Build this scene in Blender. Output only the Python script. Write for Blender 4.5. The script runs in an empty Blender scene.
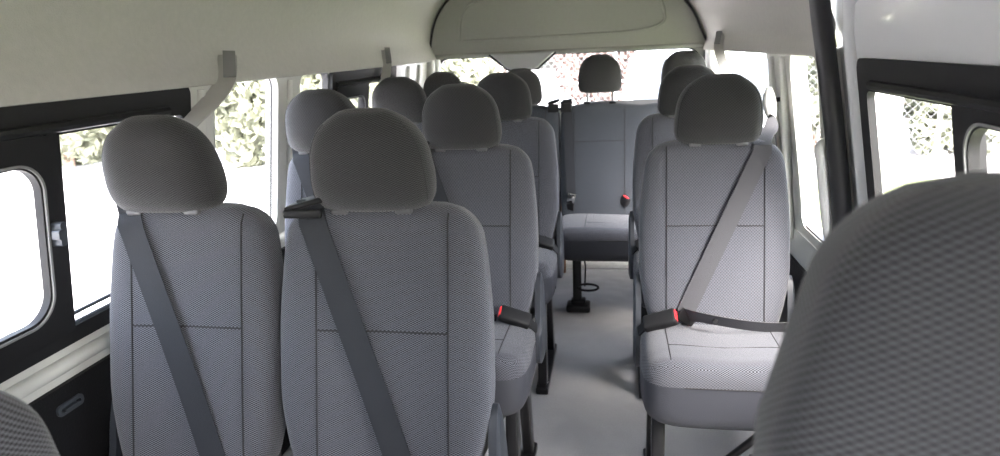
import bpy, bmesh, math, random
from mathutils import Vector, Matrix
random.seed(7)
PI = math.pi
SC = bpy.context.scene
COL = SC.collection

# ------------------------------------------------------------------ camera
H = 1.35
yaw, pit, rol = .178, .263, -.047
F = Vector((-math.sin(yaw)*math.cos(pit), math.cos(yaw)*math.cos(pit), -math.sin(pit)))
R0 = Vector((math.cos(yaw), math.sin(yaw), 0)); U0 = R0.cross(F)
RR = R0*math.cos(rol)+U0*math.sin(rol); UU = -R0*math.sin(rol)+U0*math.cos(rol)
cd = bpy.data.cameras.new('camera'); cam = bpy.data.objects.new('camera', cd); COL.objects.link(cam)
M = Matrix((RR, UU, -F)).transposed().to_4x4(); M.translation = Vector((0, 0, H))
cam.matrix_world = M
cd.sensor_width = 36; cd.lens = 667/1000*36; cd.clip_start = .02; cd.clip_end = 300
cd.dof.use_dof = True; cd.dof.focus_distance = 1.8; cd.dof.aperture_fstop = 4.5
SC.camera = cam

# ------------------------------------------------------------------ world, sun, exposure
w = bpy.data.worlds.new('world'); SC.world = w; w.use_nodes = True
nt = w.node_tree; nt.nodes.clear()
out = nt.nodes.new('ShaderNodeOutputWorld'); bg = nt.nodes.new('ShaderNodeBackground')
sky = nt.nodes.new('ShaderNodeTexSky'); sky.sky_type = 'NISHITA'; sky.sun_disc = False
sky.sun_elevation = math.radians(50); sky.sun_rotation = math.radians(140); sky.dust_density = 5; sky.air_density = 1.0
hs = nt.nodes.new('ShaderNodeHueSaturation'); hs.inputs['Saturation'].default_value = .55
nt.links.new(sky.outputs[0], hs.inputs['Color']); nt.links.new(hs.outputs[0], bg.inputs[0])
bg.inputs[1].default_value = 1.0
nt.links.new(bg.outputs[0], out.inputs[0])
sd = bpy.data.lights.new('sun', 'SUN'); sd.energy = 1.5; sd.angle = math.radians(18); sd.color = (.97, .97, 1)
sun = bpy.data.objects.new('sun', sd); COL.objects.link(sun)
sun.rotation_euler = Vector((.62, -.70, .98)).to_track_quat('Z', 'Y').to_euler()
SC.view_settings.view_transform = 'Standard'; SC.view_settings.look = 'None'
SC.view_settings.gamma = 1; SC.view_settings.use_curve_mapping = False
SC.view_settings.exposure = 1.75

# ------------------------------------------------------------------ materials
def mat(name, col, rough=.6, metal=0, spec=.5, noise=0, nscale=20, bump=0, bscale=200, sheen=0, coat=0):
    m = bpy.data.materials.new(name); m.use_nodes = True; n = m.node_tree; b = n.nodes['Principled BSDF']
    b.inputs['Base Color'].default_value = (*col, 1); b.inputs['Roughness'].default_value = rough
    b.inputs['Metallic'].default_value = metal; b.inputs['Specular IOR Level'].default_value = spec
    b.inputs['Sheen Weight'].default_value = sheen; b.inputs['Coat Weight'].default_value = coat
    tc = n.nodes.new('ShaderNodeTexCoord')
    if noise:
        t = n.nodes.new('ShaderNodeTexNoise'); t.inputs['Scale'].default_value = nscale; t.inputs['Detail'].default_value = 5
        n.links.new(tc.outputs['Object'], t.inputs['Vector'])
        mx = n.nodes.new('ShaderNodeMix'); mx.data_type = 'RGBA'
        mx.inputs[6].default_value = (*[c*(1-noise) for c in col], 1); mx.inputs[7].default_value = (*[min(1, c*(1+noise)) for c in col], 1)
        n.links.new(t.outputs[0], mx.inputs[0]); n.links.new(mx.outputs[2], b.inputs['Base Color'])
    if bump:
        t = n.nodes.new('ShaderNodeTexNoise'); t.inputs['Scale'].default_value = bscale; t.inputs['Detail'].default_value = 3
        n.links.new(tc.outputs['Object'], t.inputs['Vector'])
        bp = n.nodes.new('ShaderNodeBump'); bp.inputs['Strength'].default_value = bump; bp.inputs['Distance'].default_value = .002
        n.links.new(t.outputs[0], bp.inputs['Height']); n.links.new(bp.outputs[0], b.inputs['Normal'])
    return m

def fabric(name, lo, hi, pu=.0103, pv=.0052):
    m = bpy.data.materials.new(name); m.use_nodes = True; n = m.node_tree; b = n.nodes['Principled BSDF']
    b.inputs['Roughness'].default_value = .85; b.inputs['Specular IOR Level'].default_value = .25
    b.inputs['Sheen Weight'].default_value = .22; b.inputs['Sheen Roughness'].default_value = .5
    uv = n.nodes.new('ShaderNodeUVMap'); sp = n.nodes.new('ShaderNodeSeparateXYZ'); n.links.new(uv.outputs[0], sp.inputs[0])
    def mth(op, a, c):
        x = n.nodes.new('ShaderNodeMath'); x.operation = op
        for i, q in enumerate((a, c)):
            if q is None: continue
            if isinstance(q, (int, float)): x.inputs[i].default_value = q
            else: n.links.new(q, x.inputs[i])
        return x.outputs[0]
    cu = mth('COSINE', mth('MULTIPLY', sp.outputs[0], 2*PI/pu), None)
    cv = mth('COSINE', mth('MULTIPLY', sp.outputs[1], 2*PI/pv), None)
    h = mth('MULTIPLY', cu, cv)
    rp = n.nodes.new('ShaderNodeMapRange'); rp.interpolation_type = 'SMOOTHSTEP'
    rp.inputs[1].default_value = -.45; rp.inputs[2].default_value = .5; n.links.new(h, rp.inputs[0])
    mx = n.nodes.new('ShaderNodeMix'); mx.data_type = 'RGBA'
    mx.inputs[6].default_value = (*hi, 1); mx.inputs[7].default_value = (*lo, 1)
    n.links.new(rp.outputs[0], mx.inputs[0]); n.links.new(mx.outputs[2], b.inputs['Base Color'])
    bp = n.nodes.new('ShaderNodeBump'); bp.inputs['Strength'].default_value = .5; bp.inputs['Distance'].default_value = .001; bp.invert = True
    n.links.new(rp.outputs[0], bp.inputs['Height']); n.links.new(bp.outputs[0], b.inputs['Normal'])
    return m

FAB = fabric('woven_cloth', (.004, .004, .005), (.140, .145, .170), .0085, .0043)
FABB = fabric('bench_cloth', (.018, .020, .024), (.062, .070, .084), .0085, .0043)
FABC_SHADED = fabric('coarse_woven_cloth_shaded', (.006, .006, .007), (.085, .087, .098))  # same cloth at a coarser scale, shade on the cab seats put into its colour
HRF = fabric('woven_headrest_cloth', (.003, .003, .0033), (.058, .058, .061), .0085, .0043)
SKIRT = mat('grey_vinyl', (.036, .038, .048), .6, bump=.3, bscale=400)
DARKV = mat('dark_vinyl', (.045, .045, .05), .55, bump=.3, bscale=400)
SEAM = mat('seam_thread', (.02, .02, .023), .8)
BLK = mat('black_plastic', (.014, .014, .015), .55, spec=.25)
BLKM = mat('black_metal', (.015, .015, .017), .3, metal=.3)
GRYP = mat('slate_plastic', (.045, .052, .062), .42)
COVR = mat('hinge_cover_plastic', (.030, .034, .042), .45)
LGRY2 = mat('mid_grey_plastic', (.10, .10, .105), .4)
POST = mat('dark_steel', (.12, .12, .12), .35, metal=.6)
LGRY = mat('light_grey_plastic', (.24, .24, .24), .4)
CHR = mat('chrome', (.7, .7, .7), .15, metal=1)
WEB_LIT = mat('lit_belt_webbing', (.062, .062, .068), .65, spec=.2, bump=.4, bscale=900)  # same webbing as belt_webbing, light falling on it put into a paler colour
WEB = mat('belt_webbing', (.030, .032, .037), .65, spec=.2, bump=.4, bscale=900)
WEBL = mat('pale_belt_webbing', (.42, .41, .39), .6, bump=.4, bscale=900)
RED = mat('red_plastic', (.75, .03, .04), .35)
HEAD = mat('headliner_felt', (.43, .42, .39), .95, noise=.08, nscale=60, bump=.6, bscale=350)
REARP = mat('tailgate_trim_board', (.37, .37, .33), .85, noise=.05, nscale=50, bump=.3, bscale=300)
HOUS = mat('pale_grey_cover', (.50, .50, .50), .6)
CREAM = mat('painted_inner_metal', (.62, .62, .58), .35, coat=.3)
WHITE = mat('glossy_white_door_metal', (.68, .69, .70), .22, coat=.5)
TRIMD = mat('dark_side_trim', (.009, .009, .010), .6, spec=.2, bump=.4, bscale=250)
RUB = mat('black_rubber', (.02, .02, .022), .45)
METAL = mat('aluminium_step', (.8, .8, .78), .35, metal=.7, noise=.15, nscale=30)
WHP = mat('white_plastic', (.62, .62, .60), .4)
BRN = mat('brown_board', (.28, .13, .06), .7, noise=.2, nscale=10)

def glass():
    m = bpy.data.materials.new('window_glass'); m.use_nodes = True; n = m.node_tree; n.nodes.clear()
    o = n.nodes.new('ShaderNodeOutputMaterial'); t = n.nodes.new('ShaderNodeBsdfTransparent'); g = n.nodes.new('ShaderNodeBsdfGlossy')
    t.inputs[0].default_value = (.95, .95, .95, 1); g.inputs['Roughness'].default_value = .02
    mx = n.nodes.new('ShaderNodeMixShader'); mx.inputs[0].default_value = .04
    n.links.new(t.outputs[0], mx.inputs[1]); n.links.new(g.outputs[0], mx.inputs[2])
    n.links.new(mx.outputs[0], o.inputs[0]); return m
GLS = glass()

def floor_mat():
    m = mat('grey_vinyl_floor', (.10, .10, .105), .36)
    n = m.node_tree; b = n.nodes['Principled BSDF']; tc = n.nodes.new('ShaderNodeTexCoord')
    t = n.nodes.new('ShaderNodeTexNoise'); t.inputs['Scale'].default_value = 3.5; t.inputs['Detail'].default_value = 2
    t2 = n.nodes.new('ShaderNodeTexNoise'); t2.inputs['Scale'].default_value = 260
    n.links.new(tc.outputs['Object'], t.inputs[0]); n.links.new(tc.outputs['Object'], t2.inputs[0])
    mx = n.nodes.new('ShaderNodeMix'); mx.data_type = 'RGBA'; mx.inputs[6].default_value = (.29, .29, .298, 1); mx.inputs[7].default_value = (.43, .43, .438, 1)
    n.links.new(t2.outputs[0], mx.inputs[0]); n.links.new(mx.outputs[2], b.inputs['Base Color'])
    b1 = n.nodes.new('ShaderNodeBump'); b1.inputs['Strength'].default_value = .8; b1.inputs['Distance'].default_value = .05
    b2 = n.nodes.new('ShaderNodeBump'); b2.inputs['Strength'].default_value = .3; b2.inputs['Distance'].default_value = .001
    n.links.new(t.outputs[0], b1.inputs['Height']); n.links.new(t2.outputs[0], b2.inputs['Height'])
    n.links.new(b1.outputs[0], b2.inputs['Normal']); n.links.new(b2.outputs[0], b.inputs['Normal'])
    return m
FLR = floor_mat()

# ------------------------------------------------------------------ mesh helpers
class MB:
    def __init__(s): s.v = []; s.f = []; s.uv = []
    def add(s, v, f, uv=None):
        o = len(s.v); s.v += [tuple(p) for p in v]; s.f += [tuple(i+o for i in q) for q in f]
        if uv: s.uv += uv
        else: s.uv += [[(v[i][0], v[i][2]) for i in q] for q in f]
        return s
    def box(s, c, d, rot=None, bev=.0):
        x, y, z = [q/2 for q in d]
        bm = bmesh.new(); bmesh.ops.create_cube(bm, size=1); bmesh.ops.scale(bm, vec=d, verts=bm.verts)
        if bev: bmesh.ops.bevel(bm, geom=bm.edges[:], offset=min(bev, x*.95, y*.95, z*.95), segments=3, affect='EDGES', profile=.5)
        if rot: bmesh.ops.rotate(bm, verts=bm.verts, matrix=rot.to_3x3() if hasattr(rot, 'to_3x3') else rot)
        bmesh.ops.translate(bm, vec=c, verts=bm.verts)
        bm.verts.index_update(); s.add([p.co[:] for p in bm.verts], [[v.index for v in f.verts] for f in bm.faces]); bm.free(); return s
    def tube(s, pts, r, n=10, cap=True):
        pts = [Vector(p) for p in pts]; vs = []; fs = []
        rs = r if isinstance(r, (list, tuple)) else [r]*len(pts)
        t0 = (pts[1]-pts[0]).normalized(); up = Vector((0, 0, 1)) if abs(t0.z) < .9 else Vector((1, 0, 0))
        a = t0.cross(up).normalized()
        for i, p in enumerate(pts):
            t = (pts[min(i+1, len(pts)-1)]-pts[max(i-1, 0)]).normalized()
            a = (a-t*a.dot(t)).normalized(); b = t.cross(a)
            for k in range(n):
                q = 2*PI*k/n; vs.append(p+a*math.cos(q)*rs[i]+b*math.sin(q)*rs[i])
        for i in range(len(pts)-1):
            for k in range(n):
                k2 = (k+1) % n; fs.append((i*n+k, i*n+k2, (i+1)*n+k2, (i+1)*n+k))
        if cap: fs.append(tuple(range(n))[::-1]); fs.append(tuple((len(pts)-1)*n+k for k in range(n)))
        return s.add(vs, fs)
    def ribbon(s, pts, wd, w, th=.002):
        """strap: path, width direction(s), width; real thickness"""
        pts = [Vector(p) for p in pts]; vs = []; fs = []; uv = []; L = 0
        for i, p in enumerate(pts):
            t = (pts[min(i+1, len(pts)-1)]-pts[max(i-1, 0)]).normalized()
            d = Vector(wd[i] if isinstance(wd, list) else wd); d = (d-t*d.dot(t)).normalized(); nn = t.cross(d)
            ww = w[i] if isinstance(w, list) else w
            vs += [p-d*ww/2-nn*th/2, p+d*ww/2-nn*th/2, p+d*ww/2+nn*th/2, p-d*ww/2+nn*th/2]
        for i in range(len(pts)-1):
            for k in range(4): k2 = (k+1) % 4; fs.append((i*4+k, i*4+k2, (i+1)*4+k2, (i+1)*4+k))
        e = (len(pts)-1)*4; fs += [(3, 2, 1, 0), (e, e+1, e+2, e+3)]
        return s.add(vs, fs)
    def ring(s, mp, outer, inner, t0, t1, n=10):
        """rounded rectangular frame; outer/inner=(y0,y1,z0,z1,r); mp(y,z,t)->point"""
        def rr(y0, y1, z0, z1, r):
            P = []; r = max(r, 1e-4)
            for cy, cz, a0 in ((y1-r, z1-r, 0), (y0+r, z1-r, 90), (y0+r, z0+r, 180), (y1-r, z0+r, 270)):
                for k in range(n+1):
                    a = math.radians(a0+90*k/n); P.append((cy+r*math.cos(a), cz+r*math.sin(a)))
            return P
        A = rr(*outer); B = rr(*inner); N = len(A)
        vs = [mp(y, z, t0) for y, z in A]+[mp(y, z, t1) for y, z in A]+[mp(y, z, t1) for y, z in B]+[mp(y, z, t0) for y, z in B]
        fs = []
        for k in range(N):
            k2 = (k+1) % N
            for q in range(4):
                a, b = q*N, ((q+1) % 4)*N; fs.append((a+k, a+k2, b+k2, b+k))
        return s.add(vs, fs)
    def slab(s, mp, outer, t0, t1, n=8):
        y0, y1, z0, z1, r = outer; P = []; r = max(r, 1e-4)
        for cy, cz, a0 in ((y1-r, z1-r, 0), (y0+r, z1-r, 90), (y0+r, z0+r, 180), (y1-r, z0+r, 270)):
            for k in range(n+1):
                a = math.radians(a0+90*k/n); P.append((cy+r*math.cos(a), cz+r*math.sin(a)))
        N = len(P); vs = [mp(y, z, t0) for y, z in P]+[mp(y, z, t1) for y, z in P]
        fs = [tuple(range(N)), tuple(range(2*N-1, N-1, -1))]+[(k, (k+1) % N, N+(k+1) % N, N+k) for k in range(N)]
        return s.add(vs, fs)
    def build(s, name, m, parent=None, smooth=True, flip=None):
        me = bpy.data.meshes.new(name); me.from_pydata([tuple(p) for p in s.v], [], s.f)
        ul = me.uv_layers.new(name='UVMap'); li = 0
        for q in s.uv:
            for c in q: ul.data[li].uv = c; li += 1
        bm = bmesh.new(); bm.from_mesh(me); bmesh.ops.recalc_face_normals(bm, faces=bm.faces); bm.to_mesh(me); bm.free()
        me.materials.append(m)
        if smooth:
            me.polygons.foreach_set('use_smooth', [True]*len(me.polygons))
            me.set_sharp_from_angle(angle=math.radians(38))
        o = bpy.data.objects.new(name, me); COL.objects.link(o)
        if parent: o.parent = parent
        return o

def tag(o, label=None, cat=None, group=None, kind=None):
    if label: o['label'] = label
    if cat: o['category'] = cat
    if group: o['group'] = group
    if kind: o['kind'] = kind
    return o
def empty(name, loc, label=None, cat=None, group=None, rz=0):
    o = bpy.data.objects.new(name, None); COL.objects.link(o); o.location = loc; o.rotation_euler.z = rz
    o.empty_display_size = .1
    return tag(o, label, cat, group)
def struct(o): o['kind'] = 'structure'; return o
def children(o): return [c for c in bpy.data.objects if c.parent == o]
def copy_tree(o, parent=None):
    c = o.copy(); COL.objects.link(c); c.parent = parent
    for ch in children(o): copy_tree(ch, c)
    return c
def lerp_tab(tab, s):
    for (a, x), (b, y) in zip(tab, tab[1:]):
        if s <= b: return x+(y-x)*(s-a)/(b-a)
    return tab[-1][1]
def smooth_tab(tab, s):
    # Catmull-like smoothing by averaging
    return sum(lerp_tab(tab, min(1, max(0, s+d))) for d in (-.06, -.03, 0, .03, .06))/5

def pad(path, a_of, b_of, ra, rb, n=3.2, N=56, K=44, conc=0, U=Vector((1, 0, 0)), hump=None, cube=False):
    """upholstered pad swept along path (p0,p1); a_of/b_of half width / half thickness; ra,rb end roundings"""
    p0, p1 = Vector(path[0]), Vector(path[1]); L = (p1-p0).length; T = (p1-p0).normalized(); W = U.cross(T).normalized()
    # W points to the front (-y) for upright pads
    if len(path) > 2: W = Vector(path[2])
    vs = []; ss = []
    for i in range(K+1):
        q = (1-math.cos(PI*i/K))/2; s = .35*q+.65*(i/K) if i not in (0, K) else q
        ss.append(s)
    def prof(s):
        d0, d1 = s*L, (1-s)*L
        a, b = a_of(s), b_of(s)
        for d, R_a, R_b in ((d0, ra[0], rb[0]), (d1, ra[1], rb[1])):
            if d < R_a: a -= R_a-math.sqrt(max(0, R_a*R_a-(R_a-d)**2))
            if d < R_b: b -= R_b-math.sqrt(max(0, R_b*R_b-(R_b-d)**2))
        return max(a, .004), max(b, .003)
    def bow(s): return path[3](s) if len(path) > 3 else 0
    uv_r = []
    for s in ss:
        a, b = prof(s); c = p0+(p1-p0)*s+W*bow(s); row = []; u = 0; prev = None
        for k in range(N):
            th = 2*PI*k/N+PI/2   # start at front
            cx, sx = math.cos(th), math.sin(th)
            x = a*math.copysign(abs(cx)**(2/n), cx); t = b*math.copysign(abs(sx)**(2/n), sx)
            if sx > 0 and conc: t -= conc*(b/b_of(.5))*math.cos(PI/2*min(1, abs(x)/(a*.85)))**2
            p = c+U*x+W*t
            if hump: p = p+T*hump(x, s)
            vs.append(p)
            if prev is not None: u += (p-prev).length
            row.append(u); prev = p
        row.append(u+(vs[-N]-vs[-1]).length); uv_r.append(row)
    sv = [0]
    for i in range(K): sv.append(sv[-1]+(vs[(i+1)*N]-vs[i*N]).length)
    fs = []; uv = []
    for i in range(K):
        # centre the u coordinate at the front line so the weave stays aligned
        for k in range(N):
            k2 = (k+1) % N
            f = (i*N+k, i*N+k2, (i+1)*N+k2, (i+1)*N+k)
            def U_(r, kk):
                v = uv_r[r][kk]; tot = uv_r[r][N]
                return v if k < N//2 else v-tot
            fs.append(f); uv.append([(U_(i, k), sv[i]), (U_(i, k+1), sv[i]), (U_(i+1, k+1), sv[i+1]), (U_(i+1, k), sv[i+1])])
    fs.append(tuple(range(N))[::-1]); uv.append([(0, 0)]*N)
    fs.append(tuple(K*N+k for k in range(N))); uv.append([(0, 0)]*N)
    if cube:
        uv = []
        for q in fs:
            e1 = vs[q[1]]-vs[q[0]]; e2 = vs[q[-1]]-vs[q[0]]; nn = e1.cross(e2) if len(q) == 4 else T
            a_ = [abs(nn.x), abs(nn.y), abs(nn.z)]; k_ = a_.index(max(a_))
            uv.append([((vs[i].y, vs[i].z) if k_ == 0 else (vs[i].x, vs[i].z) if k_ == 1 else (vs[i].x, vs[i].y)) for i in q])
    def surf(x, s, off=.0):
        a, b = prof(s); xx = min(.999, abs(x)/a)
        # invert superellipse
        t = b*(1-xx**n)**(1/n)
        if conc: t -= conc*(b/b_of(.5))*math.cos(PI/2*min(1, abs(x)/(a*.85)))**2
        p = p0+(p1-p0)*s+W*(bow(s)+t+off)+U*x
        if hump: p = p+T*hump(x, s)
        return p
    return vs, fs, uv, surf, W

# ------------------------------------------------------------------ passenger seat
BACK = [(0, .74), (.13, .88), (.32, .99), (.6, .99), (.85, .93), (1, .85)]
HRA = [(0, .88), (.05, .95), (.16, 1.0), (.34, 1.0), (.6, .95), (.76, .85), (.87, .70), (.94, .54), (1, .34)]
HRB = [(0, .62), (.1, .88), (.28, 1), (.5, .93), (.75, .74), (.9, .56), (1, .26)]

def headrest(parent, x, y, z, hw=.125, h=.194, raised=0, guides=True, posts_only_top=False, top_z=None, fm=None):
    v, f, uv, sf, W = pad(((x, y+.016, z), (x, y-.016, z+h)), lambda s: hw*smooth_tab(HRA, s), lambda s: .070*smooth_tab(HRB, s),
                          (.012, .012), (.012, .012), n=2.5, N=48, K=34)
    hr = MB().add(v, f, uv).build('headrest', fm or HRF, parent)
    # side seam of the headrest cover
    for sg in (-1, 1):
        pts = []
        for i in range(4, 31):
            s = i/34; pts.append(sf(sg*hw*.93*smooth_tab(HRA, s), s, -.0008))
        MB().tube(pts, .0016, 6).build('seam', SEAM, hr)
    for sg in (-1, 1):
        MB().tube([(x+sg*.066, y, z+.02), (x+sg*.066, y+.002, z-.09-raised)], .006, 10).build('headrest_post', POST, hr)
        if guides:
            g = MB(); g.box((x+sg*.066, y-.012, (top_z or z-.018)), (.034, .034, .013), bev=.005); g.build('post_guide', LGRY2 if not raised else BLK, parent)
    return hr

def seams_on(surf, parent, xs, s0, s1, sh, xr, smooth=28):
    for xx in xs:
        pts = [surf(xx, s0+(s1-s0)*i/smooth, .0009) for i in range(smooth+1)]
        MB().tube(pts, .0017, 6).build('seam', SEAM, parent)
    if sh:
        pts = [surf(xr[0]+(xr[1]-xr[0])*i/16, sh-.006*math.sin(PI*i/16)*0, .0011) for i in range(17)]
        MB().tube(pts, .0019, 6).build('seam', SEAM, parent)

def cushion(parent, hw, yf=-.445, yb=-.07, x0=0, n=4.5, thick=.205, zt=.560):
    # swept front to back; front rounded
    zc = zt-thick/2
    def bo(s): return .0 if s < .2 else -.0
    v, f, uv, sf, W = pad(((x0, yf, zc), (x0, yb, zc-.012), (0, 0, 1)), lambda s: hw*lerp_tab([(0, .95), (.3, 1.0), (.8, .98), (1, .94)], s),
                          lambda s: thick/2*lerp_tab([(0, 1), (.3, 1.0), (1, .96)], s), (.06, .03), (.05, .03), n=n, conc=.010, cube=True)
    z0_ = zc+thick*.16
    bm = bmesh.new(); ul = bm.loops.layers.uv.new('UVMap'); bv = [bm.verts.new(p) for p in v]
    for face, u in zip(f, uv):
        bf = bm.faces.new([bv[i] for i in face])
        for lp, c in zip(bf.loops, u): lp[ul].uv = c
    bmesh.ops.bisect_plane(bm, geom=bm.verts[:]+bm.edges[:]+bm.faces[:], plane_co=(0, yf, z0_), plane_no=(0, .05, 1), dist=1e-5)
    top = MB(); sk = MB()
    for bf in bm.faces:
        c = bf.calc_center_median(); tgt = top if c.z > z0_-(c.y-yf)*.05 else sk
        tgt.add([lp.vert.co.copy() for lp in bf.loops], [tuple(range(len(bf.loops)))], [[tuple(lp[ul].uv) for lp in bf.loops]])
    bm.free()
    def weld(o, d=1e-5):
        bm = bmesh.new(); bm.from_mesh(o.data); bmesh.ops.remove_doubles(bm, verts=bm.verts, dist=d); bmesh.ops.recalc_face_normals(bm, faces=bm.faces)
        bm.to_mesh(o.data); bm.free(); o.data.polygons.foreach_set('use_smooth', [True]*len(o.data.polygons)); return o
    cu = weld(top.build('cushion', FAB, parent)); sk_ = weld(sk.build('cushion_skirt', SKIRT, cu)); sk_['label'] = 'smooth dark vinyl skirt of the cushion'
    for xx in (-hw*.66, hw*.66):
        pts = [sf(xx, .10+.85*i/20, -.0004) for i in range(21)]
        MB().tube(pts, .0017, 6).build('seam', SEAM, cu)
    pts = [sf(-hw*.66+2*hw*.66*i/14, .34, -.0004) for i in range(15)]
    MB().tube(pts, .0017, 6).build('seam', SEAM, cu)
    # piping along the join with the skirt
    pts = []
    for i in range(25):
        th = PI*(i/24); x = -hw*.985*math.copysign(abs(math.cos(th))**(2/5), math.cos(th)); yy = yb-.02-(yb-yf-.018)*abs(math.sin(th))**(2/5)
        pts.append((x0+x, yy, zc+thick*.16+(yy-yf)*-.05))
    MB().tube(pts, .0018, 6).build('piping', SEAM, cu)
    return cu

def legs(parent, xs, yf=-.36, yb=-.09, z=.40):
    for x in xs:
        fr = MB(); fr.box((x, (yf+yb)/2, .014), (.05, yb-yf+.16, .028), bev=.006); rail = fr.build('floor_rail', BLKM, parent)
        MB().tube([(x+.012, yf-.03, .03), (x+.012, yf-.03, .036)], .011, 8).build('bolt', CHR, rail)
        m = MB(); m.box((x, yf, z/2+.01), (.035, .06, z-.02), rot=Matrix.Rotation(math.radians(-7), 3, 'X'), bev=.006); m.build('leg', BLKM, parent)
        m = MB(); m.box((x, yb, z/2+.01), (.035, .05, z-.02), rot=Matrix.Rotation(math.radians(10), 3, 'X'), bev=.006); m.build('leg', BLKM, parent)
    m = MB()
    m.tube([(xs[0]+.02, yf+.02, z-.02), (xs[1], yf+.02, z-.02), (xs[1], yb, z-.03), (xs[0], yb, z-.03), (xs[0], yf+.02, z-.02)], .014)
    m.build('seat_frame', BLKM, parent)
    m = MB(); m.tube([(xs[1]-.02, yf+.02, z-.05), ((xs[0]+xs[1])/2+.02, yb-.05, .05)], .012); m.build('brace', BLKM, parent)

def recliner(parent, x, sg):
    # pear shaped plastic hinge cover at the side of backrest and cushion
    pr = [(-.17, .40), (-.05, .36), (.005, .40), (.00, .52), (-.045, .66), (-.075, .67), (-.105, .60), (-.125, .52), (-.17, .49)]
    P = []
    n = len(pr)
    for i in range(n):        # chaikin smooth
        a, b = pr[i], pr[(i+1) % n]
        P.append((a[0]*.75+b[0]*.25, a[1]*.75+b[1]*.25)); P.append((a[0]*.25+b[0]*.75, a[1]*.25+b[1]*.75))
    Q = []
    for i in range(len(P)):
        a, b = P[i], P[(i+1) % len(P)]
        Q.append((a[0]*.75+b[0]*.25, a[1]*.75+b[1]*.25)); Q.append((a[0]*.25+b[0]*.75, a[1]*.25+b[1]*.75))
    cy = sum(q[0] for q in Q)/len(Q); cz = sum(q[1] for q in Q)/len(Q); N = len(Q)
    vs = []
    for dx, sc in ((-.010, 1), (.006, 1), (.012, .86)):
        vs += [(x+sg*dx, cy+(q[0]-cy)*sc, cz+(q[1]-cz)*sc) for q in Q]
    fs = [tuple(range(N))[::-1], tuple(2*N+k for k in range(N))]
    for r in range(2): fs += [(r*N+k, r*N+(k+1) % N, (r+1)*N+(k+1) % N, (r+1)*N+k) for k in range(N)]
    c = MB().add(vs, fs).build('recliner_cover', COVR, parent)
    return c

def buckle(parent, p, d, L=.10, name='buckle', stalk=None):
    """belt buckle: body box at p pointing along d, red press button at the end"""
    d = Vector(d).normalized(); up = Vector((0, -.5, .85)); x = d.cross(up).normalized(); up = x.cross(d)
    rot = Matrix((x, d, up)).transposed()
    b = MB(); b.box(p, (.050, L, .030), rot=rot, bev=.009); bo = b.build(name, BLK, parent)
    r = MB(); r.box(Vector(p)+d*(L/2-.002)+up*.003, (.034, .007, .018), rot=rot, bev=.003); r.build('release_button', RED, bo)
    if stalk:
        m = MB(); m.ribbon([Vector(p)-d*L*.4, (Vector(p)-d*L*.5+Vector(stalk))/2+up*-.004, stalk], x, .03, .006); m.build('buckle_stalk', BLK, bo)
    return bo

def seat(hr_off=0, hw=.222, seam=(-.63, .63), guide=0, belt=None, legx=(-.17, .17), covers=(1, 1), hrz=1.056):
    root = empty('passenger_seat', (0, 0, 0))
    v, f, uv, sf, W = pad(((0, -.105, .47), (0, .028, 1.062)), lambda s: hw*smooth_tab(BACK, s), lambda s: .052+.018*(1-s), (.07, .065), (.04, .045), n=4.2, conc=.012,
                          hump=lambda x, s: -.010*(max(0, s-.85)/.15)*(abs(x)/hw)**2)
    br = MB().add(v, f, uv).build('backrest', FAB, root)
    sl, sr = seam; seams_on(sf, br, (hw*sl, hw*sr), .05, .965, .575, (hw*sl, hw*sr))
    # stitched border along the top edge
    headrest(root, hr_off, .002, hrz, top_z=1.052)
    cushion(root, hw)
    legs(root, legx)
    if covers[0]: recliner(root, -hw-.001, -1)
    if covers[1]: recliner(root, hw+.001, 1)
    if guide:
        g = MB(); gx = guide*hw*.66
        g.box((gx, .005, 1.068), (.085, .085, .012), rot=Matrix.Rotation(math.radians(-14), 3, 'Y'), bev=.006)
        g.box((gx, -.040, 1.052), (.080, .012, .018), bev=.005)
        g.box((gx, .05, 1.045), (.085, .014, .04), bev=.005); g.build('belt_guide', BLK, root)
    if belt:
        x0, x1, sb = belt
        pts = [(x0, .035, 1.066), (x0, -.02, 1.074)]
        for i in range(25):
            q = i/24; s = .975+(sb-.975)*q; pts.append(sf(x0+(x1-x0)*q, s, .006+.004*math.sin(PI*q)))
        m = MB(); m.ribbon(pts, (1, 0, 0), .055, .0022); sb_ = m.build('shoulder_belt', WEB, root)
    return root, sf

def buckle_set(root, side, hw=.222):
    """buckle on the side of the cushion with its stalk"""
    p = (side*(hw-.060), -.185, .565)
    b = buckle(root, p, (-side*.85, -.15, .34), .10, stalk=(side*(hw+.004), -.13, .50))
    return b

seatC, sfC = seat(hr_off=-.012, hw=.224, seam=(-.57, .64), covers=(0, 1), guide=-1, belt=(-.140, .060, .08))
buckle_set(seatC, 1)
# rows: the wall side seat and the aisle side seat of each double, facing the front of the van
PITCH = .80; D1 = 1.235
def place(root, loc, label, group, rz=0):
    root.location = loc; root.rotation_euler.z = rz; tag(root, label, 'seat', group); return root
GRP = 'grey cloth passenger seats in rows along the left side'
lapC = MB()
lapC.ribbon([(.10, -.165, .545), (.05, -.20, .545), (-.03, -.21, .535), (-.12, -.20, .54), (-.20, -.155, .52), (-.215, -.12, .47)], (0, -.35, 1), .045, .0022)
lapC.build('lap_belt', WEB, seatC)

seatsC = [seatC]+[copy_tree(seatC) for _ in range(2)]
labC = ['grey cloth aisle seat nearest the camera, left of the aisle, dark belt slanting across it',
        'grey cloth aisle seat directly behind the nearest left aisle seat, red buckle on its cushion',
        'third grey cloth aisle seat back on the left, just before the rear bench']
for i, s in enumerate(seatsC): place(s, (-.462, D1+PITCH*i, 0), labC[i], GRP)

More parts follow.
